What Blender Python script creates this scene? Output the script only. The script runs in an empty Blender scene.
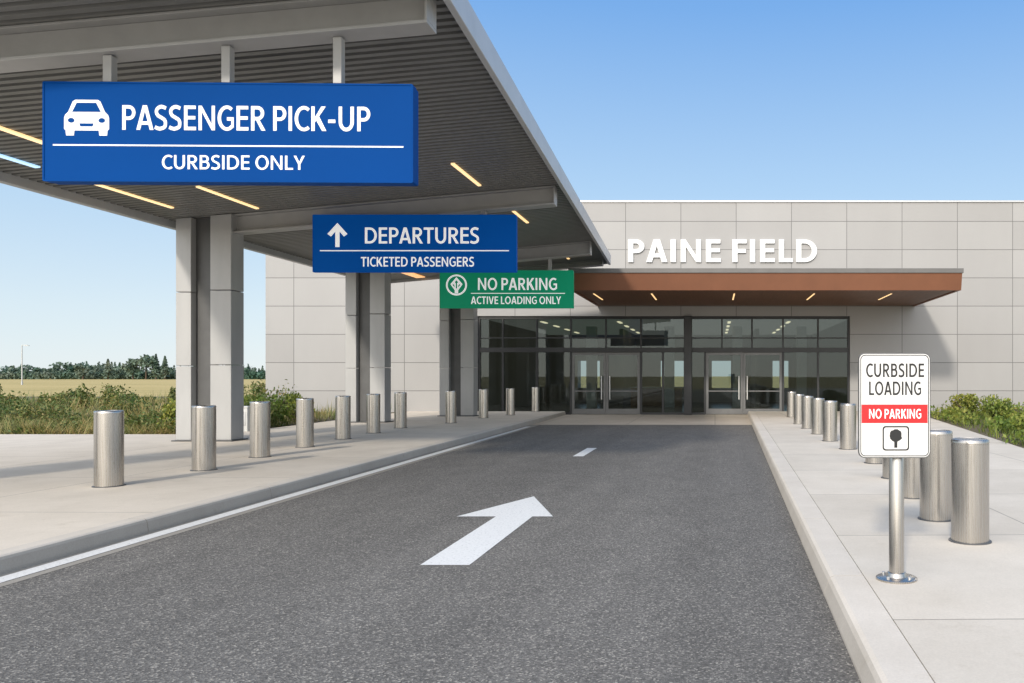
import bpy, bmesh, math, random
from mathutils import Vector, Matrix
random.seed(7)
sc = bpy.context.scene
C = sc.collection
EYE, F, PX, PY = 1.65, 800.0, 715.0, 376.0
SW = 0.15                      # pavement height

# ------------------------------------------------------------------ helpers
def at(x, y, Y): return ((x-PX)/F*Y, Y, EYE+(PY-y)/F*Y)
def onflat(x, y, h=0.0):
    Y = F*(EYE-h)/(y-PY); return ((x-PX)/F*Y, Y)

def tag(o, label=None, cat=None, group=None, kind=None):
    if label: o['label'] = label
    if cat: o['category'] = cat
    if group: o['group'] = group
    if kind: o['kind'] = kind
    return o
def empty(name, loc, label, cat, group=None):
    o = bpy.data.objects.new(name, None); C.objects.link(o)
    o.location = loc; o.empty_display_size = .2
    return tag(o, label, cat, group)
def rootloc(o):
    v = Vector((0, 0, 0))
    while o: v += o.location; o = o.parent
    return v

class MB:
    def __init__(s): s.v = []; s.f = []
    def add(s, vs, fs):
        n = len(s.v); s.v += [tuple(p) for p in vs]; s.f += [tuple(i+n for i in f) for f in fs]; return s
    def box(s, x0, x1, y0, y1, z0, z1):
        return s.hexa([(x0,y0,z0),(x1,y0,z0),(x1,y1,z0),(x0,y1,z0)], [(x0,y0,z1),(x1,y0,z1),(x1,y1,z1),(x0,y1,z1)])
    def hexa(s, b, t):
        return s.add(list(b)+list(t), [(3,2,1,0),(4,5,6,7),(0,1,5,4),(1,2,6,5),(2,3,7,6),(3,0,4,7)])
    def prism(s, pts, z0, z1):
        n = len(pts)
        return s.add([(x,y,z0) for x,y in pts]+[(x,y,z1) for x,y in pts],
                     [tuple(range(n-1,-1,-1)), tuple(range(n,2*n))]+[(i,(i+1)%n,n+(i+1)%n,n+i) for i in range(n)])
    def face_xz(s, pts, y0, y1):          # pts (x,z), ccw seen from -Y; y0 front
        n = len(pts)
        return s.add([(x,y0,z) for x,z in pts]+[(x,y1,z) for x,z in pts],
                     [tuple(range(n)), tuple(range(2*n-1,n-1,-1))]+[(i,n+i,n+(i+1)%n,(i+1)%n) for i in range(n)])
    def ring_xz(s, a, b, y0, y1):         # a outer, b inner loops of the same length
        n = len(a); vs = [(x,y0,z) for x,z in a]+[(x,y0,z) for x,z in b]+[(x,y1,z) for x,z in a]+[(x,y1,z) for x,z in b]
        fs = []
        for i in range(n):
            j = (i+1) % n
            fs += [(i,j,n+j,n+i), (2*n+i,3*n+i,3*n+j,2*n+j), (i,2*n+i,2*n+j,j), (n+i,n+j,3*n+j,3*n+i)]
        return s.add(vs, fs)
    def sheet(s, pts, z): return s.add([(x,y,z) for x,y in pts], [tuple(range(len(pts)))])
    def lathe(s, cx, cy, prof, seg=40):
        n = len(prof); vs = []; fs = []
        for r, z in prof:
            for k in range(seg):
                a = 2*math.pi*k/seg; vs.append((cx+r*math.cos(a), cy+r*math.sin(a), z))
        for i in range(n-1):
            for k in range(seg):
                l = (k+1) % seg; fs.append((i*seg+k, i*seg+l, (i+1)*seg+l, (i+1)*seg+k))
        fs.append(tuple(range(seg-1,-1,-1))); fs.append(tuple((n-1)*seg+k for k in range(seg)))
        return s.add(vs, fs)
    def leaf(s, p, size, asp=1.8):
        a = Vector((random.gauss(0,1), random.gauss(0,1), random.gauss(0,1))).normalized()
        b = a.orthogonal().normalized(); b.rotate(Matrix.Rotation(random.uniform(0,6.28), 3, a))
        c = a.cross(b); p = Vector(p); l = size*asp/2; w = size/2
        return s.add([p-b*l, p+c*w, p+b*l, p-c*w], [(0,1,2,3)])
    def foliage(s, c, r, n, size, low=0.0):
        for _ in range(n):
            d = Vector((random.gauss(0,1), random.gauss(0,1), random.gauss(0,1))).normalized()
            k = random.uniform(.55, 1.08)
            q = (c[0]+d.x*r[0]*k, c[1]+d.y*r[1]*k, max(low, c[2]+d.z*r[2]*k))
            s.leaf(q, size*random.uniform(.6, 1.35))
        return s
    def build(s, name, mat, parent=None, bevel=0, smooth=False, seg=2):
        off = rootloc(parent) if parent else Vector((0,0,0))
        me = bpy.data.meshes.new(name)
        me.from_pydata([(x-off.x, y-off.y, z-off.z) for x,y,z in s.v], [], s.f); me.update()
        me.materials.append(mat)
        if smooth:
            for p in me.polygons: p.use_smooth = True
            me.set_sharp_from_angle(angle=math.radians(38))
        o = bpy.data.objects.new(name, me); C.objects.link(o); o.parent = parent
        if bevel:
            m = o.modifiers.new('bevel', 'BEVEL'); m.width = bevel; m.segments = seg; m.limit_method = 'ANGLE'; m.angle_limit = math.radians(40)
        return o

def rrect(x0, x1, z0, z1, r, n=6):
    pts = []
    for cx, cz, a0 in ((x1-r, z0+r, -90), (x1-r, z1-r, 0), (x0+r, z1-r, 90), (x0+r, z0+r, 180)):
        for k in range(n+1):
            a = math.radians(a0+90*k/n); pts.append((cx+r*math.cos(a), cz+r*math.sin(a)))
    return pts
def circ(cx, cz, r, n=40, ry=None):
    ry = ry or r
    return [(cx+r*math.cos(2*math.pi*k/n), cz+ry*math.sin(2*math.pi*k/n)) for k in range(n)]

# ------------------------------------------------------------------ lettering drawn as outlines: butted convex pieces, cap height 1
def arc(cx, cy, ro, ri, a0, a1, n=18):
    out = []
    for k in range(n):
        p, q = (math.radians(a0+(a1-a0)*j/n) for j in (k, k+1))
        out.append([(cx+ri[0]*math.cos(p), cy+ri[1]*math.sin(p)), (cx+ro[0]*math.cos(p), cy+ro[1]*math.sin(p)), (cx+ro[0]*math.cos(q), cy+ro[1]*math.sin(q)), (cx+ri[0]*math.cos(q), cy+ri[1]*math.sin(q))])
    return out
def rc(x0, x1, y0, y1): return [(x0,y0),(x1,y0),(x1,y1),(x0,y1)]
def bowl(x0, xm, x1, y0, y1, t, h):
    """stem-side bars and a half ring closing them: the bowl of P, R and D"""
    ry = (y1-y0)/2; c = (y0+y1)/2
    return [rc(x0, xm, y1-h, y1), rc(x0, xm, y0, y0+h)]+arc(xm, c, (x1-xm, ry), (x1-xm-t, ry-h), -90, 90)
def ribbon(ctrl, t, n=8):
    pts = []
    P = [ctrl[0]]+ctrl+[ctrl[-1]]
    for i in range(1, len(P)-2):
        for k in range(n):
            u = k/n; q = []
            for d in (0, 1):
                p0, p1, p2, p3 = P[i-1][d], P[i][d], P[i+1][d], P[i+2][d]
                q.append(.5*(2*p1+(p2-p0)*u+(2*p0-5*p1+4*p2-p3)*u*u+(3*p1-p0-3*p2+p3)*u**3))
            pts.append(q)
    pts.append(list(ctrl[-1])); L = []; R = []
    for i, p in enumerate(pts):
        a = pts[max(0, i-1)]; b = pts[min(len(pts)-1, i+1)]; dx, dy = b[0]-a[0], b[1]-a[1]; l = math.hypot(dx, dy)
        nx, ny = -dy/l*t/2, dx/l*t/2; L.append((p[0]+nx, p[1]+ny)); R.append((p[0]-nx, p[1]-ny))
    return [[R[i], R[i+1], L[i+1], L[i]] for i in range(len(pts)-1)]
def glyph(ch, t):
    h = t*.86                                    # horizontals are a little thinner than stems
    if ch == 'I': return t, [rc(0,t,0,1)]
    if ch == '-': return .34, [rc(0,.34,.33,.33+h)]
    if ch == 'L': return .53, [rc(0,t,0,1), rc(t,.53,0,h)]
    if ch == 'E': return .56, [rc(0,t,0,1), rc(t,.56,0,h), rc(t,.53,.44,.44+h), rc(t,.55,1-h,1)]
    if ch == 'F': return .54, [rc(0,t,0,1), rc(t,.51,.41,.41+h), rc(t,.54,1-h,1)]
    if ch == 'T': return .66, [rc(0,.66,1-h,1), rc(.33-t/2,.33+t/2,0,1-h)]
    if ch == 'N': w = .77; d = t*1.5; return w, [rc(0,t*.95,0,1), rc(w-t*.95,w,0,1), [(t*.95,1-d),(w-t*.95,0),(w-t*.95,d),(t*.95,1)]]
    if ch in 'AV':
        w = .80 if ch == 'A' else .78; s = t*1.08; a = t*.62; yi = 1-t*1.35
        ps = [[(0,0),(s,0),(w/2,yi),(w/2,1),(w/2-a,1)], [(w-s,0),(w,0),(w/2+a,1),(w/2,1),(w/2,yi)]]
        if ch == 'V': return w, [[(x,1-y) for x, y in reversed(p)] for p in ps]
        f = lambda y: s+(w/2-s)*y/yi
        return w, ps+[[(f(.21),.21),(w-f(.21),.21),(w-f(.21+h),.21+h),(f(.21+h),.21+h)]]
    if ch == 'Y':
        w = .74; c = w/2; k = t*1.1
        return w, [rc(c-t/2,c+t/2,0,.40), [(0,1),(c-t/2,.40),(c,.40),(c,.40+t*.95),(k,1)], [(w-k,1),(c,.40+t*.95),(c,.40),(c+t/2,.40),(w,1)]]
    if ch == 'K':
        w = .70; e = lambda u: (t+(w-.02-t)*u, .34+(1-.34)*u)
        return w, [rc(0,t,0,1), [(t,.34),(w-.02,1),(w-.02-t*1.28,1),(t,.34+t*1.25)], [e(.14),(w-t*1.2,0),(w+.01,0),e(.14+t*1.6)]]
    if ch == 'U': w = .72; r = .38; return w, [rc(0,t,r,1), rc(w-t,w,r,1)]+arc(w/2, r, (w/2,r+.01), (w/2-t,r-h), 180, 360)
    if ch == 'O': w = .88; return w, arc(w/2,.5,(w/2,.515),(w/2-t,.515-h),0,360,40)
    if ch == 'C': return .67, arc(.44,.5,(.44,.515),(.44-t,.515-h),52,308,30)
    if ch == 'G':
        w = .76; a1 = 316; ri = (.44-t,.515-h)
        bx_ = .44+.44*math.cos(math.radians(a1)); by_ = .5+.515*math.sin(math.radians(a1))
        ix = .44+ri[0]*math.cos(math.radians(a1)); iy = .5+ri[1]*math.sin(math.radians(a1))
        return w, arc(.44,.5,(.44,.515),ri,52,a1,30)+[[(ix,iy),(bx_,by_),(w,.09),(w,.40),(ix,.40)], rc(.44,w,.40,.40+h)]
    if ch == 'D': return .79, [rc(0,t,0,1)]+bowl(t,.32,.79,0,1,t,h)
    if ch == 'P': return .62, [rc(0,t,0,1)]+bowl(t,.31,.62,.40,1,t,h)
    if ch == 'R': return .68, [rc(0,t,0,1)]+bowl(t,.31,.62,.42,1,t,h)+[[(.24,.42),(.68-t*1.2,0),(.68,0),(.24+t*1.05,.425)]]
    if ch == 'B':
        ym = .54-h/2; c = (ym+h)/2
        return .65, [rc(0,t,0,1)]+bowl(t,.33,.60,ym,1,t*.95,h)+[rc(t,.34,0,h)]+arc(.34,c,(.31,c),(.31-t,c-h),-90,62)
    if ch == 'S':
        q = h/2; c = [(.53,.90-q*.2),(.42,1.01-q-.015),(.30,1.015-q),(.14,.945-q),(t*.5,.74),(.15,.595),(.32,.50),(.47,.40),(.585-t*.5,.26),(.46,.055+q),(.27,-.015+q),(.12,.005+q),(.015,.085+q*.5)]
        return .585, ribbon(c, t*.93)
    return .3, []
SBR = dict(A=.015, V=.015, Y=.01, T=.025, O=.05, C=.04, G=.055, S=.045, K=.02, L=.02, R=.03, P=.03, F=.02, E=.045, B=.05, D=.05)
SBL = dict(O=.05, C=.05, G=.05, A=.015, V=.015, Y=.01, T=.025, S=.045)
def text_parts(s, rect, t, track=0.0):
    """per word, per letter: the list of pieces, scaled into rect (x0,x1,z0,z1)"""
    x = 0; out = [[]]
    for ch in s:
        if ch == ' ': x += .26+track; out.append([]); continue
        w, ps = glyph(ch, t)
        x += SBL.get(ch, .08)+track/2; out[-1].append([[(px_+x, py_) for px_, py_ in p] for p in ps]); x += w+SBR.get(ch, .08)+track/2
    xs = [p[0] for wd_ in out for l in wd_ for q in l for p in q]; xa, xb = min(xs), max(xs); x0, x1, z0, z1 = rect
    return [[[[(x0+(a-xa)/(xb-xa)*(x1-x0), z0+b*(z1-z0)) for a, b in q] for q in l] for l in wd_] for wd_ in out]
def letter_mesh(m, pieces, y0, y1):
    for q in pieces:
        ar = sum(q[i][0]*q[(i+1)%len(q)][1]-q[(i+1)%len(q)][0]*q[i][1] for i in range(len(q)))
        m.face_xz(q if ar > 0 else q[::-1], y0, y1)
    return m

# ------------------------------------------------------------------ materials
def newmat(name):
    m = bpy.data.materials.new(name); m.use_nodes = True
    nt = m.node_tree; return m, nt, nt.nodes['Principled BSDF'], nt.nodes['Material Output']
def N(nt, t, **k):
    n = nt.nodes.new(t)
    for a, b in k.items():
        if a in n.inputs: n.inputs[a].default_value = b
        else: setattr(n, a, b)
    return n
def ramp(nt, fac, stops):
    r = N(nt, 'ShaderNodeValToRGB'); e = r.color_ramp.elements
    while len(e) < len(stops): e.new(.5)
    for q, (p, c) in zip(e, stops): q.position = p; q.color = (*c, 1)
    nt.links.new(fac, r.inputs[0]); return r.outputs[0]
def c3(c): return (c, c, c) if isinstance(c, (int, float)) else c
def mixc(nt, fac, a, b, mode='MIX'):
    n = nt.nodes.new('ShaderNodeMix'); n.data_type = 'RGBA'; n.blend_type = mode
    for s, v in ((n.inputs[0], fac), (n.inputs[6], a), (n.inputs[7], b)):
        if hasattr(v, 'is_linked'): nt.links.new(v, s)
        else: s.default_value = v if isinstance(v, (int, float)) else (*v, 1)
    return n.outputs[2]
def pos(nt, scale=None):
    g = N(nt, 'ShaderNodeNewGeometry')
    if scale is None: return g.outputs['Position']
    mp = N(nt, 'ShaderNodeMapping'); mp.inputs['Scale'].default_value = scale
    nt.links.new(g.outputs['Position'], mp.inputs[0]); return mp.outputs[0]
def noise(nt, vec, scale, detail=4, rough=.6):
    n = N(nt, 'ShaderNodeTexNoise'); n.inputs['Scale'].default_value = scale; n.inputs['Detail'].default_value = detail
    n.inputs['Roughness'].default_value = rough; nt.links.new(vec, n.inputs['Vector']); return n.outputs['Fac']
def bump(nt, b, h, strength, dist):
    n = N(nt, 'ShaderNodeBump'); n.inputs['Strength'].default_value = strength; n.inputs['Distance'].default_value = dist
    nt.links.new(h, n.inputs['Height']); nt.links.new(n.outputs[0], b.inputs['Normal'])
def plain(name, col, rough=.5, metal=0, var=.12, scale=6, stretch=(1,1,1), bmp=0, spec=.5, glow=0):
    m, nt, b, o = newmat(name); col = c3(col)
    f = noise(nt, pos(nt, stretch), scale, 5)
    cc = ramp(nt, f, [(.3, [c*(1-var) for c in col]), (.7, [min(1, c*(1+var)) for c in col])])
    nt.links.new(cc, b.inputs['Base Color'])
    b.inputs['Roughness'].default_value = rough; b.inputs['Metallic'].default_value = metal; b.inputs['Specular IOR Level'].default_value = spec
    if glow: nt.links.new(cc, b.inputs['Emission Color']); b.inputs['Emission Strength'].default_value = glow
    if bmp: bump(nt, b, f, bmp, .01)
    return m
def emis(name, col, s):
    m, nt, b, o = newmat(name); b.inputs['Base Color'].default_value = (.8,.8,.8,1)
    b.inputs['Emission Color'].default_value = (*col, 1); b.inputs['Emission Strength'].default_value = s; return m

def m_asphalt():
    m, nt, b, o = newmat('asphalt'); p = pos(nt)
    v = N(nt, 'ShaderNodeTexVoronoi'); v.inputs['Scale'].default_value = 88; nt.links.new(p, v.inputs['Vector'])
    sep = N(nt, 'ShaderNodeSeparateColor'); nt.links.new(v.outputs['Color'], sep.inputs[0])
    grain = ramp(nt, sep.outputs[0], [(0, (.098,.092,.084)), (.5, (.152,.143,.130)), (.84, (.205,.192,.172)), (1, (.40,.37,.32))])
    big = ramp(nt, noise(nt, pos(nt, (1,.06,1)), .9, 5), [(.3, c3(.87)), (.7, c3(1.12))])
    mid = ramp(nt, noise(nt, pos(nt, (1,.5,1)), 2.2, 6, .7), [(.3, c3(.89)), (.7, c3(1.09))])
    st = ramp(nt, noise(nt, p, .7, 5, .7), [(.60, c3(1)), (.74, c3(.84))])
    c = mixc(nt, 1.0, grain, big, 'MULTIPLY'); c = mixc(nt, 1.0, c, mid, 'MULTIPLY'); c = mixc(nt, 1.0, c, st, 'MULTIPLY')
    nt.links.new(c, b.inputs['Base Color']); b.inputs['Roughness'].default_value = .9; b.inputs['Specular IOR Level'].default_value = .2
    bump(nt, b, v.outputs['Distance'], .42, .009); return m
def m_concrete(name, col, bw, rh, rot=0.0, mortar=.008, dx=0.0, face=1.0):
    m, nt, b, o = newmat(name); p = pos(nt)
    mp = N(nt, 'ShaderNodeMapping'); mp.inputs['Rotation'].default_value = (0,0,rot); mp.inputs['Location'].default_value = (dx, .3, 0)
    nt.links.new(p, mp.inputs[0])
    br = N(nt, 'ShaderNodeTexBrick'); br.offset = 0; br.inputs['Scale'].default_value = 1
    br.inputs['Brick Width'].default_value = bw; br.inputs['Row Height'].default_value = rh; br.inputs['Mortar Size'].default_value = mortar
    br.inputs['Mortar Smooth'].default_value = .3; br.inputs['Bias'].default_value = 0
    br.inputs['Color1'].default_value = (*[c*.95 for c in col], 1); br.inputs['Color2'].default_value = (*[c*1.03 for c in col], 1)
    br.inputs['Mortar'].default_value = (*[c*.5 for c in col], 1); nt.links.new(mp.outputs[0], br.inputs['Vector'])
    a = ramp(nt, noise(nt, p, 1.1, 7, .65), [(.25, (.88,.87,.85)), (.7, c3(1.05))])
    f = ramp(nt, noise(nt, p, 70, 3), [(.3, c3(.94)), (.7, c3(1.04))])
    st = ramp(nt, noise(nt, p, 3.3, 5, .7), [(.60, c3(1)), (.72, (.92,.91,.89))])
    c = mixc(nt, 1., br.outputs[0], a, 'MULTIPLY'); c = mixc(nt, 1., c, f, 'MULTIPLY'); c = mixc(nt, 1., c, st, 'MULTIPLY')
    if face < 1:                                   # upright faces darkened: shade put into the colour
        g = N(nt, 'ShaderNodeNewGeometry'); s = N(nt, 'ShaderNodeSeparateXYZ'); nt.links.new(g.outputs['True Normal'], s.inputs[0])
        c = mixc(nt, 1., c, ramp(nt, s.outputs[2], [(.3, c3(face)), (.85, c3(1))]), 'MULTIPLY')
    nt.links.new(c, b.inputs['Base Color']); b.inputs['Roughness'].default_value = .9; b.inputs['Specular IOR Level'].default_value = .2
    bump(nt, b, noise(nt, p, 55, 4), .12, .01); return m
def m_panels():
    m, nt, b, o = newmat('wall_panels'); p = pos(nt)
    s = N(nt, 'ShaderNodeSeparateXYZ'); nt.links.new(p, s.inputs[0])
    ad = N(nt, 'ShaderNodeMath', operation='ADD'); nt.links.new(s.outputs[0], ad.inputs[0]); nt.links.new(s.outputs[1], ad.inputs[1])
    cb = N(nt, 'ShaderNodeCombineXYZ'); nt.links.new(ad.outputs[0], cb.inputs[0]); nt.links.new(s.outputs[2], cb.inputs[1])
    mp = N(nt, 'ShaderNodeMapping'); mp.inputs['Location'].default_value = (.35, .18, 0); nt.links.new(cb.outputs[0], mp.inputs[0])
    br = N(nt, 'ShaderNodeTexBrick'); br.offset = 0; br.inputs['Scale'].default_value = 1
    br.inputs['Brick Width'].default_value = 2.35; br.inputs['Row Height'].default_value = 1.2; br.inputs['Mortar Size'].default_value = .013
    br.inputs['Mortar Smooth'].default_value = .1; br.inputs['Bias'].default_value = 0
    br.inputs['Color1'].default_value = (.326,.317,.308,1); br.inputs['Color2'].default_value = (.358,.349,.340,1)
    br.inputs['Mortar'].default_value = (.14,.137,.133,1); nt.links.new(mp.outputs[0], br.inputs['Vector'])
    a = ramp(nt, noise(nt, pos(nt, (1,1,.35)), .5, 4), [(.3, c3(.96)), (.7, c3(1.03))])
    f = ramp(nt, noise(nt, p, 22, 4), [(.3, c3(.985)), (.7, c3(1.015))])
    c = mixc(nt, 1., br.outputs[0], a, 'MULTIPLY'); c = mixc(nt, 1., c, f, 'MULTIPLY')
    nt.links.new(c, b.inputs['Base Color']); b.inputs['Roughness'].default_value = .6
    inv = N(nt, 'ShaderNodeMath', operation='SUBTRACT'); inv.inputs[0].default_value = 1; nt.links.new(br.outputs['Fac'], inv.inputs[1])
    bump(nt, b, inv.outputs[0], .4, .02); return m
def m_leaf(name, cols, trans=.25, patch=.55):
    m, nt, b, o = newmat(name); g = N(nt, 'ShaderNodeNewGeometry')
    col = ramp(nt, g.outputs['Random Per Island'], [(i/(len(cols)-1), c) for i, c in enumerate(cols)])
    big = ramp(nt, noise(nt, pos(nt), patch, 3), [(.32, (.55,.85,.7)), (.68, (1.5,1.25,1.15))]); col = mixc(nt, 1., col, big, 'MULTIPLY')
    nt.links.new(col, b.inputs['Base Color']); b.inputs['Roughness'].default_value = .6
    t = N(nt, 'ShaderNodeBsdfTranslucent'); nt.links.new(col, t.inputs[0])
    mx = N(nt, 'ShaderNodeMixShader'); mx.inputs[0].default_value = trans
    nt.links.new(b.outputs[0], mx.inputs[1]); nt.links.new(t.outputs[0], mx.inputs[2]); nt.links.new(mx.outputs[0], o.inputs[0]); return m
def m_field():
    m, nt, b, o = newmat('dry_field'); p = pos(nt)
    c = ramp(nt, noise(nt, pos(nt, (1,2.5,1)), .02, 8, .65), [(.3, (.24,.21,.06)), (.42, (.46,.35,.12)), (.7, (.58,.43,.17))])
    f = ramp(nt, noise(nt, p, 2.5, 5), [(.3, c3(.8)), (.7, c3(1.15))])
    nt.links.new(mixc(nt, 1., c, f, 'MULTIPLY'), b.inputs['Base Color']); b.inputs['Roughness'].default_value = .95; return m
def m_steel():
    m, nt, b, o = newmat('brushed_steel')
    tc = N(nt, 'ShaderNodeTexCoord'); mp = N(nt, 'ShaderNodeMapping'); mp.inputs['Scale'].default_value = (90,90,1.2); nt.links.new(tc.outputs['Object'], mp.inputs[0])
    f = noise(nt, mp.outputs[0], 1.5, 4)
    nt.links.new(ramp(nt, f, [(.3, (.46,.43,.395)), (.7, (.54,.51,.47))]), b.inputs['Base Color'])
    b.inputs['Metallic'].default_value = .97
    nt.links.new(ramp(nt, f, [(.3, c3(.23)), (.7, c3(.31))]), b.inputs['Roughness']); bump(nt, b, f, .03, .001); return m
def m_glass():
    m, nt, b, o = newmat('glass'); nt.nodes.remove(b)
    t = N(nt, 'ShaderNodeBsdfTransparent'); t.inputs[0].default_value = (.55,.61,.61,1)
    g = N(nt, 'ShaderNodeBsdfGlossy'); g.inputs[0].default_value = (.85,.92,.95,1); g.inputs['Roughness'].default_value = .01
    n = noise(nt, pos(nt), .35, 1); bp = N(nt, 'ShaderNodeBump'); bp.inputs['Strength'].default_value = .03; bp.inputs['Distance'].default_value = .05
    nt.links.new(n, bp.inputs['Height']); nt.links.new(bp.outputs[0], g.inputs['Normal'])
    fr = N(nt, 'ShaderNodeFresnel'); fr.inputs[0].default_value = 1.42
    mx = N(nt, 'ShaderNodeMixShader'); nt.links.new(fr.outputs[0], mx.inputs[0]); nt.links.new(t.outputs[0], mx.inputs[1]); nt.links.new(g.outputs[0], mx.inputs[2])
    nt.links.new(mx.outputs[0], o.inputs[0]); return m
def m_paint():
    m, nt, b, o = newmat('road_paint'); p = pos(nt)
    w = ramp(nt, noise(nt, p, 38, 5, .75), [(.31, c3(.25)), (.41, (.74,.73,.70)), (.7, (.83,.82,.79))])
    nt.links.new(w, b.inputs['Base Color']); b.inputs['Roughness'].default_value = .7; bump(nt, b, noise(nt, p, 90, 2), .3, .006); return m

M = dict(
 asphalt=m_asphalt(), paint=m_paint(), field=m_field(), steel=m_steel(), glass=m_glass(), panels=m_panels(),
 pave_l=m_concrete('pavement_left', (.71,.635,.535), 3.0, 3.0, .0155, .009, .0), pave_r=m_concrete('pavement_right', (.67,.605,.515), 2.4, 2.6, -.02, .009, -.9),
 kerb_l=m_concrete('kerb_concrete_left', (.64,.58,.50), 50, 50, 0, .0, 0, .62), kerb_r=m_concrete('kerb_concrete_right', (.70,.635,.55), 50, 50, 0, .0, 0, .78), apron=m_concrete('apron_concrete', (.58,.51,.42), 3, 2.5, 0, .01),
 gutter=m_concrete('gutter_concrete', (.34,.315,.275), 50, 50, 0, 0),
 soil=plain('soil', (.13,.105,.06), .95, 0, .4, 9, bmp=.6),
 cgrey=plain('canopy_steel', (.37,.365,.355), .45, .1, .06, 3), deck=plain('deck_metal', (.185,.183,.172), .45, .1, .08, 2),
 fascia=plain('fascia_metal', (.50,.505,.51), .4, .2, .06, 2), col=plain('column_steel', (.40,.397,.39), .45, .15, .07, 2.5, (1,1,.3)),
 dark=plain('dark_steel', (.10,.10,.10), .5, .2, .1, 3), frame=plain('dark_frame', (.035,.036,.038), .4, .3, .1, 4), door=plain('door_frame', (.15,.15,.15), .4, .4, .1, 4),
 blue=plain('sign_blue', (.0008,.050,.225), .6, 0, .04, .8, spec=.05, glow=.1), blue_glow=plain('sign_blue_glow', (.001,.060,.27), .6, 0, .04, .8, spec=.05, glow=.40),  # emission added to both sign blues, lifting panels under the canopy
 green_glow=plain('sign_green_glow', (.004,.22,.11), .4, 0, .04, .8, spec=.2, glow=.4), white_glow=plain('white_vinyl_glow', (.86,.86,.86), .45, 0, .02, 3, glow=.48),  # added emission keeps shaded sign faces and lettering bright
 white=plain('white_vinyl', (.88,.88,.88), .45, 0, .02, 3, glow=.12), red=plain('sign_red', (.62,.012,.015), .4, 0, .04, 3), black=plain('black_vinyl', (.012,.012,.012), .5, 0, .1, 3),  # white vinyl has slight added emission, no lamp inside
 panelw=plain('sign_white', (.74,.73,.71), .45, 0, .03, 5), alu=plain('aluminium', (.5,.5,.5), .4, .7, .05, 8),
 letter=plain('letter_white', (.88,.88,.87), .4, 0, .02, 2), rust=plain('copper_fascia', (.185,.072,.034), .5, .1, .10, 1.0),
 soffit=plain('timber_soffit', (.14,.066,.036), .5, 0, .28, 4, (6,.25,1)), cap=plain('grey_cap', (.13,.125,.12), .5, .2, .08, 3),
 inter=plain('interior_wall', (.40,.37,.33), .7, 0, .06, 1), ifloor=plain('interior_floor', (.30,.28,.25), .2, 0, .08, 1), iceil=plain('interior_ceiling', (.45,.42,.37), .8, 0, .05, 1, glow=.30),  # ceiling emission added to brighten the room
 wood=plain('counter_wood', (.36,.22,.11), .5, 0, .2, 3), warm=emis('warm_light', (1,.62,.24), 1.2), amber=emis('amber_light', (1,.42,.10), 1.0), bluish=emis('bluish_light', (.35,.66,1), 1.1), cool=emis('cool_light', (1,.80,.52), 2.0),
 leaf_a=m_leaf('scrub_leaves', [(.06,.095,.024),(.10,.145,.035),(.16,.185,.05),(.25,.205,.085)], .25, .8),
 leaf_b=m_leaf('shrub_leaves', [(.07,.11,.018),(.13,.18,.025),(.20,.25,.045),(.28,.29,.07)]),
 blade=m_leaf('grass_blades', [(.13,.165,.045),(.22,.225,.075),(.38,.31,.14),(.20,.17,.07)]),
 far=m_leaf('far_leaves', [(.075,.115,.095),(.095,.14,.11),(.125,.165,.13)], .1, .05), bark=plain('bark', (.09,.065,.045), .9, 0, .2, 4),  # distance haze put into the far leaf colours
 pale=plain('pale_plastic', (.62,.62,.60), .5, 0, .04, 4),
)

# ------------------------------------------------------------------ setting
def xl(Y): return -5.82-.0155*Y
def xr(Y): return .70+.02*Y
def struct(name, mb, mat, **k): return tag(mb.build(name, mat, **k), kind='structure')
struct('ground', MB().sheet([(-3000,-1500),(3000,-1500),(3000,4000),(-3000,4000)], -.03), M['field'])
struct('road', MB().sheet([(xl(-30)-.02,-30),(xr(-30)+.02,-30),(xr(27)+.02,27),(xl(27)-.02,27)], 0), M['asphalt'])
struct('apron', MB().sheet([(xl(27)-.02,27),(xr(27)+.02,27),(xr(34)+.02,34.4),(xl(34)-.02,34.4)], .003), M['apron'])
struct('left_pavement', MB().prism([(xl(-30)-.22,-30),(xl(34)-.22,34),(-13,34),(-12.7,20.6),(-60,20.6),(-60,-30)], -.05, SW), M['pave_l'])
struct('right_pavement', MB().prism([(xr(-30)+.3,-30),(40,-30),(40,16.6),(6.4,16.6),(8.3,34),(xr(34)+.3,34)], -.05, SW), M['pave_r'])
def kerb(name, fx, s, mat, prof):
    m = MB()
    y = -30.0
    while y < 34:
        y1 = min(34, y+2.4); a, b = y+.004, y1-.004
        vs = [(fx(a)+s*o, a, z) for o, z in prof]+[(fx(b)+s*o, b, z) for o, z in prof]; n = len(prof)
        fs = [tuple(range(n)), tuple(range(2*n-1,n-1,-1))]+[(i,n+i,n+(i+1)%n,(i+1)%n) for i in range(n)]
        if s > 0: fs = [tuple(reversed(f)) for f in fs]
        m.add(vs, fs); y = y1
    return struct(name, m, mat)
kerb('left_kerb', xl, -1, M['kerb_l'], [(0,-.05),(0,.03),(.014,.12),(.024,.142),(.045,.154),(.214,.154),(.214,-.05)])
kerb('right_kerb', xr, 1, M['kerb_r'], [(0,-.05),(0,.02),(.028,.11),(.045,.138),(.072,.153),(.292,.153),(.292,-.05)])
struct('left_planting_bed', MB().prism([(-60,20.6),(-12.7,20.6),(-13,34),(-19.2,34),(-19.2,60),(-60,60)], -.02, .11), M['soil'])
struct('right_planting_bed', MB().prism([(6.4,16.6),(40,16.6),(40,34),(8.3,34)], -.02, .11), M['soil'])
struct('left_gutter', MB().sheet([(xl(-30)-.01,-30),(xl(-30)+.34,-30),(xl(26.9)+.34,26.9),(xl(26.9)-.01,26.9)], .003), M['gutter'])
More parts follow.
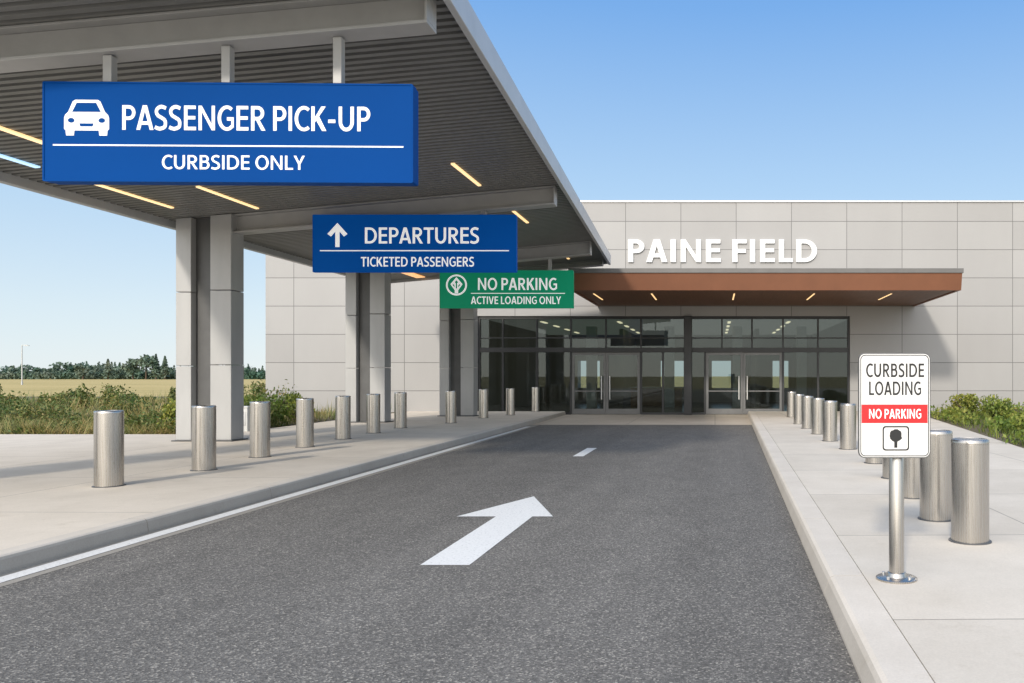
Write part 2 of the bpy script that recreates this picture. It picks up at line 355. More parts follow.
struct('edge_line', MB().sheet([(xl(-30)+.08,-30),(xl(-30)+.24,-30),(xl(26)+.24,26),(xl(26)+.08,26)], .007), M['paint'])
struct('road_arrow', MB().sheet([(-2.57,6.97),(-2.14,6.97),(-2.14,9.38),(-1.90,9.38),(-2.48,10.95),(-3.03,9.38),(-2.57,9.38)], .004), M['paint'])
struct('lane_dash', MB().sheet([(-2.92,16.4),(-2.70,16.4),(-2.70,18.3),(-2.92,18.3)], .004), M['paint'])

# ------------------------------------------------------------------ terminal building
WY, WT = 34.0, 9.02
bld = empty('terminal_building', (0, WY, 0), 'long flat-roofed terminal building clad in grey panels with glazed entrance', 'building')
GX0, GX1, GZ = -10.1, 5.74, 4.2
w = MB(); w.box(-19.1, GX0, WY, WY+.4, -.05, WT); w.box(GX1, 30, WY, WY+.4, -.05, WT); w.box(GX0, GX1, WY, WY+.4, GZ, WT)
w.box(-19.1, -18.7, WY+.4, 62, -.05, WT); w.box(29.6, 30, WY+.4, 62, -.05, WT); w.box(-18.7, GX0-.3, 61.6, 62, -.05, WT); w.box(GX1+.3, 29.6, 61.6, 62, -.05, WT)
w.build('wall', M['panels'], bld)
MB().box(-18.7, 29.6, WY+.4, 61.6, WT-.5, WT-.3).build('roof', M['cap'], bld)
p = MB(); p.box(-19.16, 30.06, WY-.05, WY+.45, WT+.002, WT+.09); p.box(-19.16, -18.65, WY+.45, 62, WT+.002, WT+.09); p.build('parapet_cap', M['alu'], bld, bevel=.01)
def bx(x): return (x-PX)/F*34.15
fy0, fy1 = 34.1, 34.24
mull_lo = [503, 537, 571, 641, 663, 705, 783, 818]
mull_hi = [503, 537, 571, 606, 641, 722, 752, 783, 818]
ZT = EYE+(PY-350)/F*34.15
fr = MB()
fr.box(GX0, GX0+.09, fy0, fy1, .02, GZ); fr.box(GX1-.09, GX1, fy0, fy1, .02, GZ)
fr.box(GX0+.09, bx(684), fy0, fy1, GZ-.12, GZ); fr.box(bx(692), GX1-.09, fy0, fy1, GZ-.12, GZ)
fr.box(GX0+.09, bx(684), fy0-.01, fy1, ZT-.10, ZT+.10); fr.box(bx(692), GX1-.09, fy0-.01, fy1, ZT-.10, ZT+.10)
ZU = EYE+(PY-338)/F*34.15
fr.box(GX0+.09, bx(684), fy0+.02, fy1-.02, ZU-.025, ZU+.025); fr.box(bx(692), GX1-.09, fy0+.02, fy1-.02, ZU-.025, ZU+.025)
for x in mull_lo: fr.box(bx(x)-.045, bx(x)+.045, fy0+.005, fy1, .02, ZT-.10)
for x in mull_hi: fr.box(bx(x)-.035, bx(x)+.035, fy0+.005, fy1, ZT+.10, GZ-.12)
for a, b in ((GX0+.09, bx(571)), (bx(641), bx(684)), (bx(692), bx(705)), (bx(783), GX1-.09)): fr.box(a, b, fy0+.01, fy1-.01, .0, .1)
fr.build('window_frame', M['frame'], bld, bevel=.006)
MB().box(bx(684), bx(692), WY-.18, fy1+.1, 0, GZ).build('entrance_pier', M['frame'], bld, bevel=.02)
def pane(x0, x1, z0, z1, par=bld, y=34.17): return MB().box(x0, x1, y, y+.012, z0, z1).build('pane', M['glass'], par)
lo = [(GX0+.09, bx(503)-.045), (bx(503)+.045, bx(537)-.045), (bx(537)+.045, bx(571)-.045), (bx(641)+.045, bx(663)-.045), (bx(663)+.045, bx(684)), (bx(692), bx(705)-.045), (bx(783)+.045, bx(818)-.045), (bx(818)+.045, GX1-.09)]
for a, b in lo: pane(a, b, .1, ZT-.10)
def chain(lims, xs):
    e = [lims[0]]
    for x in xs: e += [x-.035, x+.035]
    e.append(lims[1]); return [(e[i], e[i+1]) for i in range(0, len(e), 2)]
for a, b in chain((GX0+.09, bx(684)), [bx(x) for x in mull_hi[:5]])+chain((bx(692), GX1-.09), [bx(x) for x in mull_hi[5:]]): pane(a, b, ZT+.10, GZ-.12)
for x0, x1, hs in ((571,606,1), (606,641,-1), (705,743,1), (743,783,-1)):
    a, b = bx(x0)+(.05 if hs > 0 else .006), bx(x1)-(.05 if hs < 0 else .006); z0, z1 = .015, ZT-.11
    d = MB(); d.box(a, a+.10, 34.12, 34.2, z0, z1); d.box(b-.10, b, 34.12, 34.2, z0, z1); d.box(a+.10, b-.10, 34.12, 34.2, z0, z0+.24)
    d.box(a+.10, b-.10, 34.12, 34.2, z1-.11, z1); d.box(a+.10, b-.10, 34.13, 34.19, .98, 1.03)
    do = d.build('door', M['door'], bld, bevel=.006)
    pane(a+.10, b-.10, z0+.24, .98, do, 34.155); pane(a+.10, b-.10, 1.03, z1-.11, do, 34.155)
    hx = b-.17 if hs > 0 else a+.17
    h = MB().lathe(hx, 34.04, [(.025,.65),(.025,1.65)], 12); h.box(hx-.012, hx+.012, 34.04, 34.12, .72, .75); h.box(hx-.012, hx+.012, 34.04, 34.12, 1.55, 1.58)
    h.build('handle', M['pale'], do, smooth=True)
# inside
MB().box(GX0-.3, GX1+.3, 34.4, 61.6, -.04, .01).build('interior_floor', M['ifloor'], bld)
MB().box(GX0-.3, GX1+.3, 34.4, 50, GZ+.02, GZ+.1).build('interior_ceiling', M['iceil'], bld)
iw = MB(); iw.box(GX0-.5, GX0-.3, 34.4, 61.6, 0, GZ+.1); iw.box(GX1+.3, GX1+.5, 34.4, 61.6, 0, GZ+.1)
ops = [(-8.6,-7.2), (-3.4,-1.9), (-.2,1.0), (3.6,4.6)]; e = [GX0-.3]+[v for o_ in ops for v in o_]+[GX1+.3]
for i in range(0, len(e), 2): iw.box(e[i], e[i+1], 50, 50.2, .01, GZ+.02)
for a, b in ops: iw.box(a, b, 50, 50.2, .01, .9); iw.box(a, b, 50, 50.2, 2.6, GZ+.02)
for x in (-5.2, 2.2): iw.box(x, x+.2, 43.5, 50, .01, GZ+.02)
iw.build('interior_wall', M['inter'], bld)
for x in (-8.2, -4.6, .6, 3.4):
    for y in (37.5, 40.5, 43.5, 46.5): MB().box(x, x+.14, y, y+1.1, GZ-.02, GZ+.01).build('interior_light', M['cool'], bld)
for x in (-6.6, -2.6, .9, 4.2): MB().box(x, x+.5, 41, 41.5, .012, GZ).build('interior_column', M['pale'], bld, bevel=.02)
ct = empty('counter', (-3.2, 44, .01), 'pale wood-fronted counter inside the building behind the left glass doors', 'counter')
MB().box(-4.6,-1.8,43.6,44.4,.012,1.0).build('counter_body', M['wood'], ct, bevel=.02); MB().box(-4.7,-1.7,43.5,44.5,1.0,1.06).build('counter_top', M['pale'], ct, bevel=.01)
# entrance canopy (part of the building)
EX0, EX1, EY = -5.0, 8.5, 27.5
eb, et = EYE+2.96, EYE+3.70
ec = MB().hexa([(EX0,EY+.05,et-.14),(EX1,EY+.05,et-.14),(EX1,WY-.003,et-.14),(EX0,WY-.003,et-.14)], [(EX0,EY+.05,et-.02),(EX1,EY+.05,et-.02),(EX1,WY-.003,et+.05),(EX0,WY-.003,et+.05)]).build('entrance_canopy', M['cap'], bld)
f = MB(); f.box(EX0-.04, EX1+.04, EY-.04, EY+.05, et-.16, et); f.box(EX1, EX1+.04, EY+.05, WY-.003, et-.16, et); f.box(EX0-.04, EX0, EY+.05, WY-.003, et-.16, et); f.build('canopy_edge', M['cap'], ec, bevel=.01)
f = MB(); f.hexa([(EX0,EY+.12,eb),(EX1,EY+.12,eb),(EX1,EY+.2,eb),(EX0,EY+.2,eb)], [(EX0,EY,et-.163),(EX1,EY,et-.163),(EX1,EY+.2,et-.163),(EX0,EY+.2,et-.163)])
f.box(EX1-.1, EX1, EY+.2, WY-.003, eb, et-.163); f.box(EX0, EX0+.1, EY+.2, WY-.003, eb, et-.163); f.build('canopy_fascia', M['rust'], ec)
MB().box(EX0+.1, EX1-.1, EY+.2, WY-.003, eb+.03, eb+.1).build('soffit', M['soffit'], ec)
for x in (-4.4, -2.3, .7, 3.6, 6.4): MB().box(x-.025, x+.025, 29.0, 31.3, eb+.015, eb+.029).build('soffit_light', M['warm'], ec)

# wall letters
lt = empty('building_sign', (0, WY, EYE+5.2), 'row of large white raised letters reading PAINE FIELD on the terminal wall', 'sign')
a = at(628, 262, 33.9); b = at(817, 239.5, 33.9)
for wd_ in text_parts('PAINE FIELD', (a[0], b[0], a[2], b[2]), .195, .03):
    for l in wd_: letter_mesh(MB(), l, 33.90, 33.997).build('letter', M['letter'], lt)

# ------------------------------------------------------------------ kerbside canopy
CX0 = -12.6
def cxr(Y): return -4.06+.044*(30.4-Y)
def zd(X): return EYE+4.39+.09*(X+3.85)
YN, YF = 7.85, 30.4
can = empty('curbside_canopy', (-11.7, 18.6, SW), 'long grey steel canopy with ribbed underside over the left pavement', 'canopy')
d = MB(); rows = []; y = YN
while y < YF-.01:
    for dy, dz in ((0,0),(.095,0),(.11,.09),(.165,.09)):
        if y+dy <= YF: rows.append((y+dy, dz))
    y += .18
vs = []
for y, dz in rows: vs += [(CX0, y, zd(CX0)+dz), (cxr(y), y, zd(cxr(y))+dz)]
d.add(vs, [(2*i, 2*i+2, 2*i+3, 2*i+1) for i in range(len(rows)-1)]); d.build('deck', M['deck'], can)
def slab(m, x0a, x1a, ya, x0b, x1b, yb, dz0, dz1):
    m.hexa([(x0a,ya,zd(x0a)+dz0),(x1a,ya,zd(x1a)+dz0),(x1b,yb,zd(x1b)+dz0),(x0b,yb,zd(x0b)+dz0)], [(x0a,ya,zd(x0a)+dz1),(x1a,ya,zd(x1a)+dz1),(x1b,yb,zd(x1b)+dz1),(x0b,yb,zd(x0b)+dz1)])
r = MB(); slab(r, CX0, cxr(YN), YN, CX0, cxr(YF), YF, .11, .2); r.build('roof', M['cap'], can)
r = MB(); slab(r, cxr(YN)+.002, cxr(YN)+.09, YN-.1, cxr(YF)+.002, cxr(YF)+.09, YF+.1, -.14, .23)
slab(r, CX0-.12, CX0-.002, YN-.1, CX0-.12, CX0-.002, YF+.1, -.16, .23)
slab(r, CX0, cxr(YN), YN-.1, CX0, cxr(YN), YN-.003, -.05, .22); slab(r, CX0, cxr(YF), YF+.003, CX0, cxr(YF), YF+.1, -.1, .22)
r.build('fascia', M['fascia'], can, bevel=.01)
cols = [(9.3, -12.45), (18.6, -12.37), (26.0, -11.9), (30.0, -10.25)]
for (yc, x0), dep in zip(cols, (.40, .44, .44, .22)):
    x1 = x0+1.27
    bs = x1-.02; be = cxr(yc)-.16
    m = MB()
    slab(m, bs, be, yc-.16, bs, be, yc+.16, -.035, -.006)
    slab(m, bs, be, yc-.02, bs, be, yc+.02, -dep+.04, -.036)
    slab(m, bs, be, yc-.16, bs, be, yc+.16, -dep, -dep+.039)
    slab(m, be-.03, be, yc-.158, be-.03, be, yc-.021, -dep+.041, -.037); slab(m, be-.03, be, yc+.021, be-.03, be, yc+.158, -dep+.041, -.037)
    m.build('beam', M['cgrey'], can, bevel=.005)
    web = MB(); web.hexa([(x0+.351,yc-.07,SW+.03),(x0+.789,yc-.07,SW+.03),(x0+.789,yc+.07,SW+.03),(x0+.351,yc+.07,SW+.03)], [(x0+.351,yc-.07,zd(x0+.351)-.01),(x0+.789,yc-.07,zd(x0+.789)-.01),(x0+.789,yc+.07,zd(x0+.789)-.01),(x0+.351,yc+.07,zd(x0+.351)-.01)])
    co = web.build('column', M['dark'], can)
    for a, b in ((x0, x0+.35), (x0+.79, x1)):
        s = MB(); ty = zd(a)-.012; n = 3; hh = (ty-SW-.03)/n
        for k in range(n):
            za, zb = SW+.03+k*hh+(.014 if k else 0), SW+.03+(k+1)*hh
            s.hexa([(a,yc-.25,za),(b,yc-.25,za),(b,yc+.25,za),(a,yc+.25,za)], [(a,yc-.25,zb),(b,yc-.25,zb+(zd(b)-zd(a) if k == n-1 else 0)),(b,yc+.25,zb+(zd(b)-zd(a) if k == n-1 else 0)),(a,yc+.25,zb)])
        s.build('shaft', M['col'], co, bevel=.012)
    s = MB(); s.box(x0-.06, x1+.06, yc-.32, yc+.32, SW, SW+.029); s.build('base_plate', M['dark'], co, bevel=.005)
for x, ya, yb, wd_, mm in ((-5.25,16.0,17.85,.035,'warm'),(-5.2,20.6,22.2,.035,'warm'),(-10.8,11.6,13.1,.045,'warm'),(-10.35,16.0,18.1,.035,'warm'),(-11.8,15.0,17.4,.035,'warm'),(-11.85,11.8,14.0,.045,'bluish'),(-10.3,20.6,22.6,.035,'warm'),(-11.1,28.0,30.2,.16,'amber'),(-5.3,27.4,29.0,.035,'warm')):
    m = MB(); slab(m, x-wd_, x+wd_, ya, x-wd_, x+wd_, yb, -.03, -.004); m.build('light_strip', M[mm], can)

# ------------------------------------------------------------------ overhead signs
def overhead(x0, x1, y0, y1, Y, mat, label, thick=.2):
    a = at(x0, y1, Y); b = at(x1, y0, Y)
    r = empty('overhead_sign', ((a[0]+b[0])/2, Y+thick/2, a[2]), label, 'sign', 'hanging signs under the canopy')
    MB().face_xz(rrect(a[0], b[0], a[2], b[2], .02, 3), Y, Y+thick).build('sign_panel', mat, r, bevel=.006)
    e = MB(); e.ring_xz(rrect(a[0]-.008, b[0]+.008, a[2]-.008, b[2]+.008, .02, 3), rrect(a[0]+.010, b[0]-.010, a[2]+.010, b[2]-.010, .01, 3), Y-.008, Y+thick*.5)
    e.build('frame', mat, r)
    return r
def words(r, s, x0, x1, y0, y1, Y, mat, t=.2, track=.02):
    a = at(x0, y1, Y); b = at(x1, y0, Y)
    for wd_ in text_parts(s, (a[0], b[0], a[2], b[2]), t, track):
        m = MB()
        for l in wd_: letter_mesh(m, l, Y-.006, Y+.002)
        m.build('lettering', mat, r)
def PZ(pts, Y): return [(at(x, y, Y)[0], at(x, y, Y)[2]) for x, y in pts]
def shape(r, name, polys, Y, mat, proud=.006, thick=.009):
    m = MB()
    for q in polys:
        z = PZ(q, Y); ar = sum(z[i][0]*z[(i+1)%len(z)][1]-z[(i+1)%len(z)][0]*z[i][1] for i in range(len(z)))
        m.face_xz(z if ar > 0 else z[::-1], Y-proud, Y-proud+thick)
    return m.build(name, mat, r)
# pick-up sign
Y = 9.2
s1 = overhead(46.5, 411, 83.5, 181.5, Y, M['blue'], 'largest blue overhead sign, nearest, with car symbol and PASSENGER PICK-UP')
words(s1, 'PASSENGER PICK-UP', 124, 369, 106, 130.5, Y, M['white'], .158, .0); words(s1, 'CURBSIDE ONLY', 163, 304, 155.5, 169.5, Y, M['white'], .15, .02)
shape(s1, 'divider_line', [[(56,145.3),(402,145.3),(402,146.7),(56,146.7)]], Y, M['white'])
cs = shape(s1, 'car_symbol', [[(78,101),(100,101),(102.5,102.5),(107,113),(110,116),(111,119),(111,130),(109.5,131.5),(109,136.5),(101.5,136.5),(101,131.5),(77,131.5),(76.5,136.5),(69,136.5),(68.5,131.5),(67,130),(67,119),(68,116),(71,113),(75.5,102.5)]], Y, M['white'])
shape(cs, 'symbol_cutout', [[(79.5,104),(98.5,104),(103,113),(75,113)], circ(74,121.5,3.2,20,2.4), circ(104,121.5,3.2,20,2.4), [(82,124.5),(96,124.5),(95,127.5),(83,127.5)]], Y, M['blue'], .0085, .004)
for x in (112, 228, 338):
    hx, _, hz = at(x, 84, Y+.1); zt = zd(hx)-.40-.004
    MB().box(hx-.05, hx+.05, Y+.05, Y+.15, hz, zt).build('hanger', M['cgrey'], s1, bevel=.006)
s1.rotation_euler.z = math.radians(1.2)
# departures sign
Y = 18.2
s2 = overhead(313, 516, 215, 272, Y, M['blue_glow'], 'smaller blue overhead sign with up arrow reading DEPARTURES TICKETED PASSENGERS', thick=.14)
words(s2, 'DEPARTURES', 365, 479, 227.5, 243.5, Y, M['white_glow'], .16, .0); words(s2, 'TICKETED PASSENGERS', 361, 474, 257, 266.5, Y, M['white_glow'], .16, .02)
shape(s2, 'divider_line', [[(320,250.2),(509,250.2),(509,251.2),(320,251.2)]], Y, M['white_glow'])
shape(s2, 'arrow_symbol', [[(337.5,223),(347.5,234),(344,236.5),(339.6,231.5),(339.6,247),(335.4,247),(335.4,231.5),(331,236.5),(327.5,234)]], Y, M['white_glow'])
for x in (350, 414, 480):
    hx, _, hz = at(x, 215, Y); MB().box(hx-.05, hx+.05, Y+.14, 18.436, hz-.35, hz-.1).build('hanger', M['cgrey'], s2)
    MB().box(hx-.05, hx+.05, 18.44, 18.6, hz-.35, zd(hx)-.444).build('hanger', M['cgrey'], s2)
# no parking sign
Y = 25.9
s3 = overhead(440, 573, 270.5, 308, Y, M['green_glow'], 'green overhead sign with round symbol reading NO PARKING ACTIVE LOADING ONLY')
words(s3, 'NO PARKING', 478, 557, 278, 290, Y, M['white_glow'], .165, .01); words(s3, 'ACTIVE LOADING ONLY', 471, 561, 296.5, 304, Y, M['white_glow'], .165, .02)
shape(s3, 'divider_line', [[(471,293),(565,293),(565,293.7),(471,293.7)]], Y, M['white_glow'])
m = MB(); o_, i_ = PZ(circ(456.5,285,10.5,36), Y)[::-1], PZ(circ(456.5,285,8.8,36), Y)[::-1]; m.ring_xz(o_, i_, Y-.006, Y+.003); m.build('ring_symbol', M['white_glow'], s3)
shape(s3, 'diamond_symbol', [[(456.5,277.2),(462.6,284.2),(458.2,290.2),(458.2,293.3),(454.8,293.3),(454.8,290.2),(450.4,284.2)]], Y, M['white_glow'])
shape(s3, 'symbol_cutout', [[(456.5,280.2),(458.2,282.3),(457.2,283.2),(457.2,288.5),(455.8,288.5),(455.8,283.2),(454.8,282.3)], [(459.4,284.2),(460.6,284.4),(458.4,287.6),(458.4,285.6)], [(453.6,284.2),(452.4,284.4),(454.6,287.6),(454.6,285.6)]], Y, M['green_glow'], .0085, .004)
for x in (465, 507, 550):
    hx, _, hz = at(x, 270.5, Y+.1); MB().box(hx-.05, hx+.05, Y+.05, Y+.15, hz, zd(hx)-.444).build('hanger', M['cgrey'], s3)

# ------------------------------------------------------------------ bollards
def make_bollard(h, label, group):
    r = empty('bollard', (0,0,SW), label, 'bollard', group)
    R = .167
    MB().lathe(0,0,[(R,SW+.012),(R,SW+h-.045)]).build('post', M['steel'], r, smooth=True)
    MB().lathe(0,0,[(R-.006,SW+h-.045),(R-.006,SW+h-.038),(R+.001,SW+h-.036),(R+.001,SW+h-.012),(R-.006,SW+h-.003),(R-.02,SW+h),(R-.022,SW+h-.004)]).build('cap', M['steel'], r, smooth=True)
    MB().lathe(0,0,[(R+.022,SW+.0005),(R+.022,SW+.008),(R+.016,SW+.012)]).build('base_ring', M['dark'], r, smooth=True)
    return r
def copy_tree(o, parent=None):
    c = o.copy(); C.objects.link(c); c.parent = parent
    for ch in o.children: copy_tree(ch, c)
    return c
ords = ['first','second','third','fourth','fifth','sixth','seventh','eighth','ninth','tenth','eleventh']
lpx = [(109,488),(204,472),(260,459),(305,449),(343,441),(373.5,435),(400.5,430),(451,425),(483.5,420),(510.5,417),(535.5,413.5)]
rpx = [(970,543),(936,521),(913,499),(894,480),(875,465),(848,451),(830,443),(818,436),(807.5,430.5),(799,426),(791.5,419)]
protoL = make_bollard(1.03, 'x', 'bollards along the left kerb'); protoR = make_bollard(.93, 'x', 'bollards along the right kerb')
for proto, pts, side in ((protoL, lpx, 'left'), (protoR, rpx, 'right')):
    n = len(pts)
    for i, (x, y) in enumerate(pts):
        o = proto if i == 0 else copy_tree(proto)
        X, Yy = onflat(x, y-2.0, SW); o.location = (X, Yy, SW); o.rotation_euler.z = random.uniform(0, 6)
        if i == 0: t = 'nearest stainless steel bollard in the row along the %s kerb' % side
        elif i == n-1: t = 'farthest stainless steel bollard in the row along the %s kerb' % side
        else: t = 'stainless steel bollard, %s from the front in the row along the %s kerb' % (ords[i], side)
        o['label'] = t

# ------------------------------------------------------------------ kerbside sign on post
Y = 5.80
bxp, byp = onflat(896.5, 579, SW)
ks = empty('roadside_sign', (bxp, byp, SW), 'white CURBSIDE LOADING sign with red NO PARKING bar on a steel post', 'sign')
MB().lathe(bxp, byp, [(.055,SW+.02),(.055,at(0,362,Y)[2]),(.045,at(0,360,Y)[2])], 28).build('post', M['steel'], ks, smooth=True)
MB().lathe(bxp, byp, [(.15,SW+.0005),(.15,SW+.012),(.143,SW+.017),(.075,SW+.022),(.066,SW+.05),(.0555,SW+.055)], 36).build('base_plate', M['steel'], ks, smooth=True)
for k in range(4):
    a = math.pi/4+k*math.pi/2; MB().lathe(bxp+.112*math.cos(a), byp+.112*math.sin(a), [(.012,SW+.018),(.012,SW+.034),(.008,SW+.037)], 8).build('anchor_bolt', M['alu'], ks)
a = at(858.5, 458, Y); b = at(930.5, 353, Y)
MB().face_xz(rrect(a[0], b[0], a[2], b[2], .045), Y, Y+.022).build('sign_panel', M['dark'], ks, bevel=.003)
q = .007; MB().face_xz(rrect(a[0]+q, b[0]-q, a[2]+q, b[2]-q, .040), Y-.003, Y+.002).build('sign_face', M['panelw'], ks)
k = MB(); k.ring_xz(rrect(a[0]+.013, b[0]-.013, a[2]+.013, b[2]-.013, .035), rrect(a[0]+.019, b[0]-.019, a[2]+.019, b[2]-.019, .030), Y-.0045, Y-.001); k.build('border_line', M['black'], ks)
Yt = Y-.001
words(ks, 'CURBSIDE', 866, 924, 363.5, 377, Yt, M['black'], .165, .03); words(ks, 'LOADING', 869, 921, 381.5, 395, Yt, M['black'], .165, .03)
shape(ks, 'red_bar', [[(861.6,404.5),(927.4,404.5),(927.4,423),(861.6,423)]], Yt, M['red'], .005, .006)
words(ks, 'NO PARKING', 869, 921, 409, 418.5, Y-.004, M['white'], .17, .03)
k = MB(); k.ring_xz(PZ(rrect(882.5,909,426,450.5,3), Yt)[::-1], PZ(rrect(883.8,907.7,427.3,449.2,2.3), Yt)[::-1], Yt-.005, Yt+.001); k.build('symbol_box', M['black'], ks)
shape(ks, 'symbol', [[(890,432.5),(891.2,430.6),(893,430.2),(894.5,429.2),(897.5,429.2),(899.2,430.4),(900.6,431.2),(901.4,433.2),(901.2,436.5),(902,438.2),(900,440),(897.2,441.6),(897.2,447.6),(894.2,447.6),(894.2,441.8),(892,440.6),(890.2,438.8),(889.6,436)]], Yt, M['black'])
for zz in (a[2]+.18, b[2]-.18): MB().box(bxp-.075, bxp+.075, Y+.0225, byp-.02, zz-.02, zz+.02).build('bracket', M['alu'], ks)

# small pale service pedestal by the column
X, Yp = onflat(244, 431, SW)
ub = empty('service_pedestal', (X, Yp, .11), 'small pale service pedestal beside the nearest canopy column', 'utility box')
MB().box(X-.16, X+.16, Yp-.12, Yp+.12, .11, .78).build('cabinet', M['pale'], ub, bevel=.015); MB().box(X-.18, X+.18, Yp-.14, Yp+.14, .781, .83).build('lid', M['pale'], ub, bevel=.015)
MB().box(X-.12, X+.12, Yp-.128, Yp-.121, .3, .68).build('door', M['alu'], ub)

# distant lamp post
lx, _, _ = at(22, 393, 150)
lp = empty('lamp_post', (lx, 150, -.03), 'thin distant lamp post standing in the field at the far left', 'lamp post')
MB().lathe(lx, 150, [(.16,-.03),(.16,.5),(.11,.55),(.08,7.4)], 12).build('pole', M['alu'], lp, smooth=True); MB().box(lx-.05, lx+1.0, 149.95, 150.05, 7.4, 7.5).build('arm', M['alu'], lp); MB().box(lx+.6, lx+1.3, 149.85, 150.15, 7.28, 7.399).build('lamp_head', M['alu'], lp)

# ------------------------------------------------------------------ vegetation
def inbed(x, y):
    return y > 20.9 and x < -13.1-.03*(y-20.6)
g = MB(); gr = MB()
for i in range(200):
    y = 21.2+34*random.random()**1.5; x = random.uniform(max(-58, -715/800*y-6), -13.2)
    r = random.uniform(.3, 1.1)
    if not inbed(x, y-r*.6) or (x > -19.8 and y > 33): continue
    h = .2+1.15*random.random()**2.2
    for k in range(7):
        a = random.uniform(0, 6.28); q = random.uniform(.1, .75)*r
        g.foliage((x+q*math.cos(a), y+q*math.sin(a), .12+h*random.uniform(.2,.75)), (r*.4, r*.4, h*.34), int(26+28*r), .05 if y < 30 else .085, .12)
for i in range(20000):
    y = 20.9+32*random.random()**1.8; x = random.uniform(-.9*y-4, -13.1)
    if not inbed(x, y) or (x > -19.5 and y > 33.5): continue
    s_ = math.sin(x*1.3)+math.sin(y*1.1+x*.4)
    h = random.uniform(.08, .38)+max(0, s_)*random.uniform(0, .35); a = random.uniform(0, 6.28); w_ = .005+.0004*y; t = random.uniform(.05, .4)
    gr.add([(x-w_*math.cos(a), y-w_*math.sin(a), .1), (x+w_*math.cos(a), y+w_*math.sin(a), .1), (x+t*math.cos(a+1), y+t*math.sin(a+1), .1+h)], [(0,1,2)])
tag(g.build('scrub', M['leaf_a']), 'low mixed green and brown scrub filling the bed behind the left pavement', 'scrub', kind='stuff')
tag(gr.build('long_grass', M['blade']), 'long half-dry grass blades among the scrub left of the columns', 'grass', kind='stuff')
g = MB()
for i in range(170):
    y = random.uniform(16.95, 33); x = random.uniform(6.75+.108*(y-16.6), 19)
    h = random.uniform(.2, .6); r = random.uniform(.3, .7); g.foliage((x, y, .12+h*.5), (r, r, h*.55), int(50+50*r), .065, .12)
for i in range(5000):
    y = random.uniform(16.7, 33); x = random.uniform(6.55+.11*(y-16.6), 18); h = random.uniform(.1, .5); a = random.uniform(0, 6.28); w_ = .014; t = random.uniform(.05, .3)
    g.add([(x-w_*math.cos(a), y-w_*math.sin(a), .1), (x+w_*math.cos(a), y+w_*math.sin(a), .1), (x+t*math.cos(a+1), y+t*math.sin(a+1), .1+h)], [(0,1,2)])
tag(g.build('ground_cover', M['leaf_b']), 'low green ground cover and grass in the bed beside the right pavement', 'ground cover', kind='stuff')
def shrub(x, y, r, h, label, group, mat='leaf_b', n=1300):
    e = empty('shrub', (x, y, .11), label, 'shrub', group)
    m = MB()
    for k in range(13):
        a = random.uniform(0, 6.28); q = random.uniform(.1, .8)*r; z = random.uniform(.25, .85)*h
        m.foliage((x+q*math.cos(a), y+q*math.sin(a), .11+z), (r*random.uniform(.22,.4),)*2+(h*random.uniform(.16,.30),), n//13, .06, .12)
    m.build('leaves', M[mat], e)
    s = MB()
    for k in range(7):
        a = random.uniform(0, 6.28); q = r*.6; tx, ty = x+q*math.cos(a), y+q*math.sin(a)
        s.hexa([(x-.02,y-.02,.1),(x+.02,y-.02,.1),(x+.02,y+.02,.1),(x-.02,y+.02,.1)], [(tx-.008,ty-.008,.11+h*.8),(tx+.008,ty-.008,.11+h*.8),(tx+.008,ty+.008,.11+h*.8),(tx-.008,ty+.008,.11+h*.8)])
    s.build('stems', M['bark'], e)
GL, GR = 'shrubs between the canopy columns', 'shrubs beside the right pavement'
shrub(-13.75, 22.9, .8, .95, 'bright green shrub just right of the nearest canopy column', GL)
shrub(-13.8, 24.6, .85, 1.0, 'bright green shrub midway between the first and second canopy columns', GL)
shrub(-13.9, 26.4, .8, .95, 'bright green shrub just left of the second canopy column', GL)
shrub(-14.3, 21.6, .75, .9, 'rounded green shrub just left of the nearest canopy column', GL)
shrub(7.5, 18.3, .75, .75, 'yellow green shrub at the right edge, nearest of the right bed', GR)
shrub(8.2, 20.8, .8, .85, 'yellow green shrub in the right bed, second from the front', GR)
shrub(8.6, 24.2, .8, .9, 'yellow green shrub in the right bed, third from the front', GR)
shrub(9.0, 28.5, .8, .9, 'small green shrub at the foot of the terminal wall on the right', GR)

def conifer(m, x, y, h, n, s):
    for _ in range(n):
        k = random.random()**.75; r = h*.22*(1-k)*random.uniform(.3, 1.1)+.1; a = random.uniform(0, 6.28)
        m.leaf((x+r*math.cos(a), y+r*math.sin(a), h*(.08+.92*k)), s*(1.15-.6*k), 1.5)
def broad(m, x, y, h, n, s):
    for k in range(7):
        a = random.uniform(0, 6.28); q = random.uniform(0, .28)*h
        m.foliage((x+q*math.cos(a), y+q*math.sin(a), h*random.uniform(.35,.8)), (h*.22, h*.22, h*.16), n//7, s)
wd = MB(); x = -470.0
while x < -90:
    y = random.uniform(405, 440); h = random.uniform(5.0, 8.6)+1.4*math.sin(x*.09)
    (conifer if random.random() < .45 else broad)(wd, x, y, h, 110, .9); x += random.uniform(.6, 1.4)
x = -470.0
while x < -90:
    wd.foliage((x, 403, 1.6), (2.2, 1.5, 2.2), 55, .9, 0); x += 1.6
tag(wd.build('distant_wood', M['far']), 'dark green line of trees along the horizon on the left', 'wood', kind='stuff')
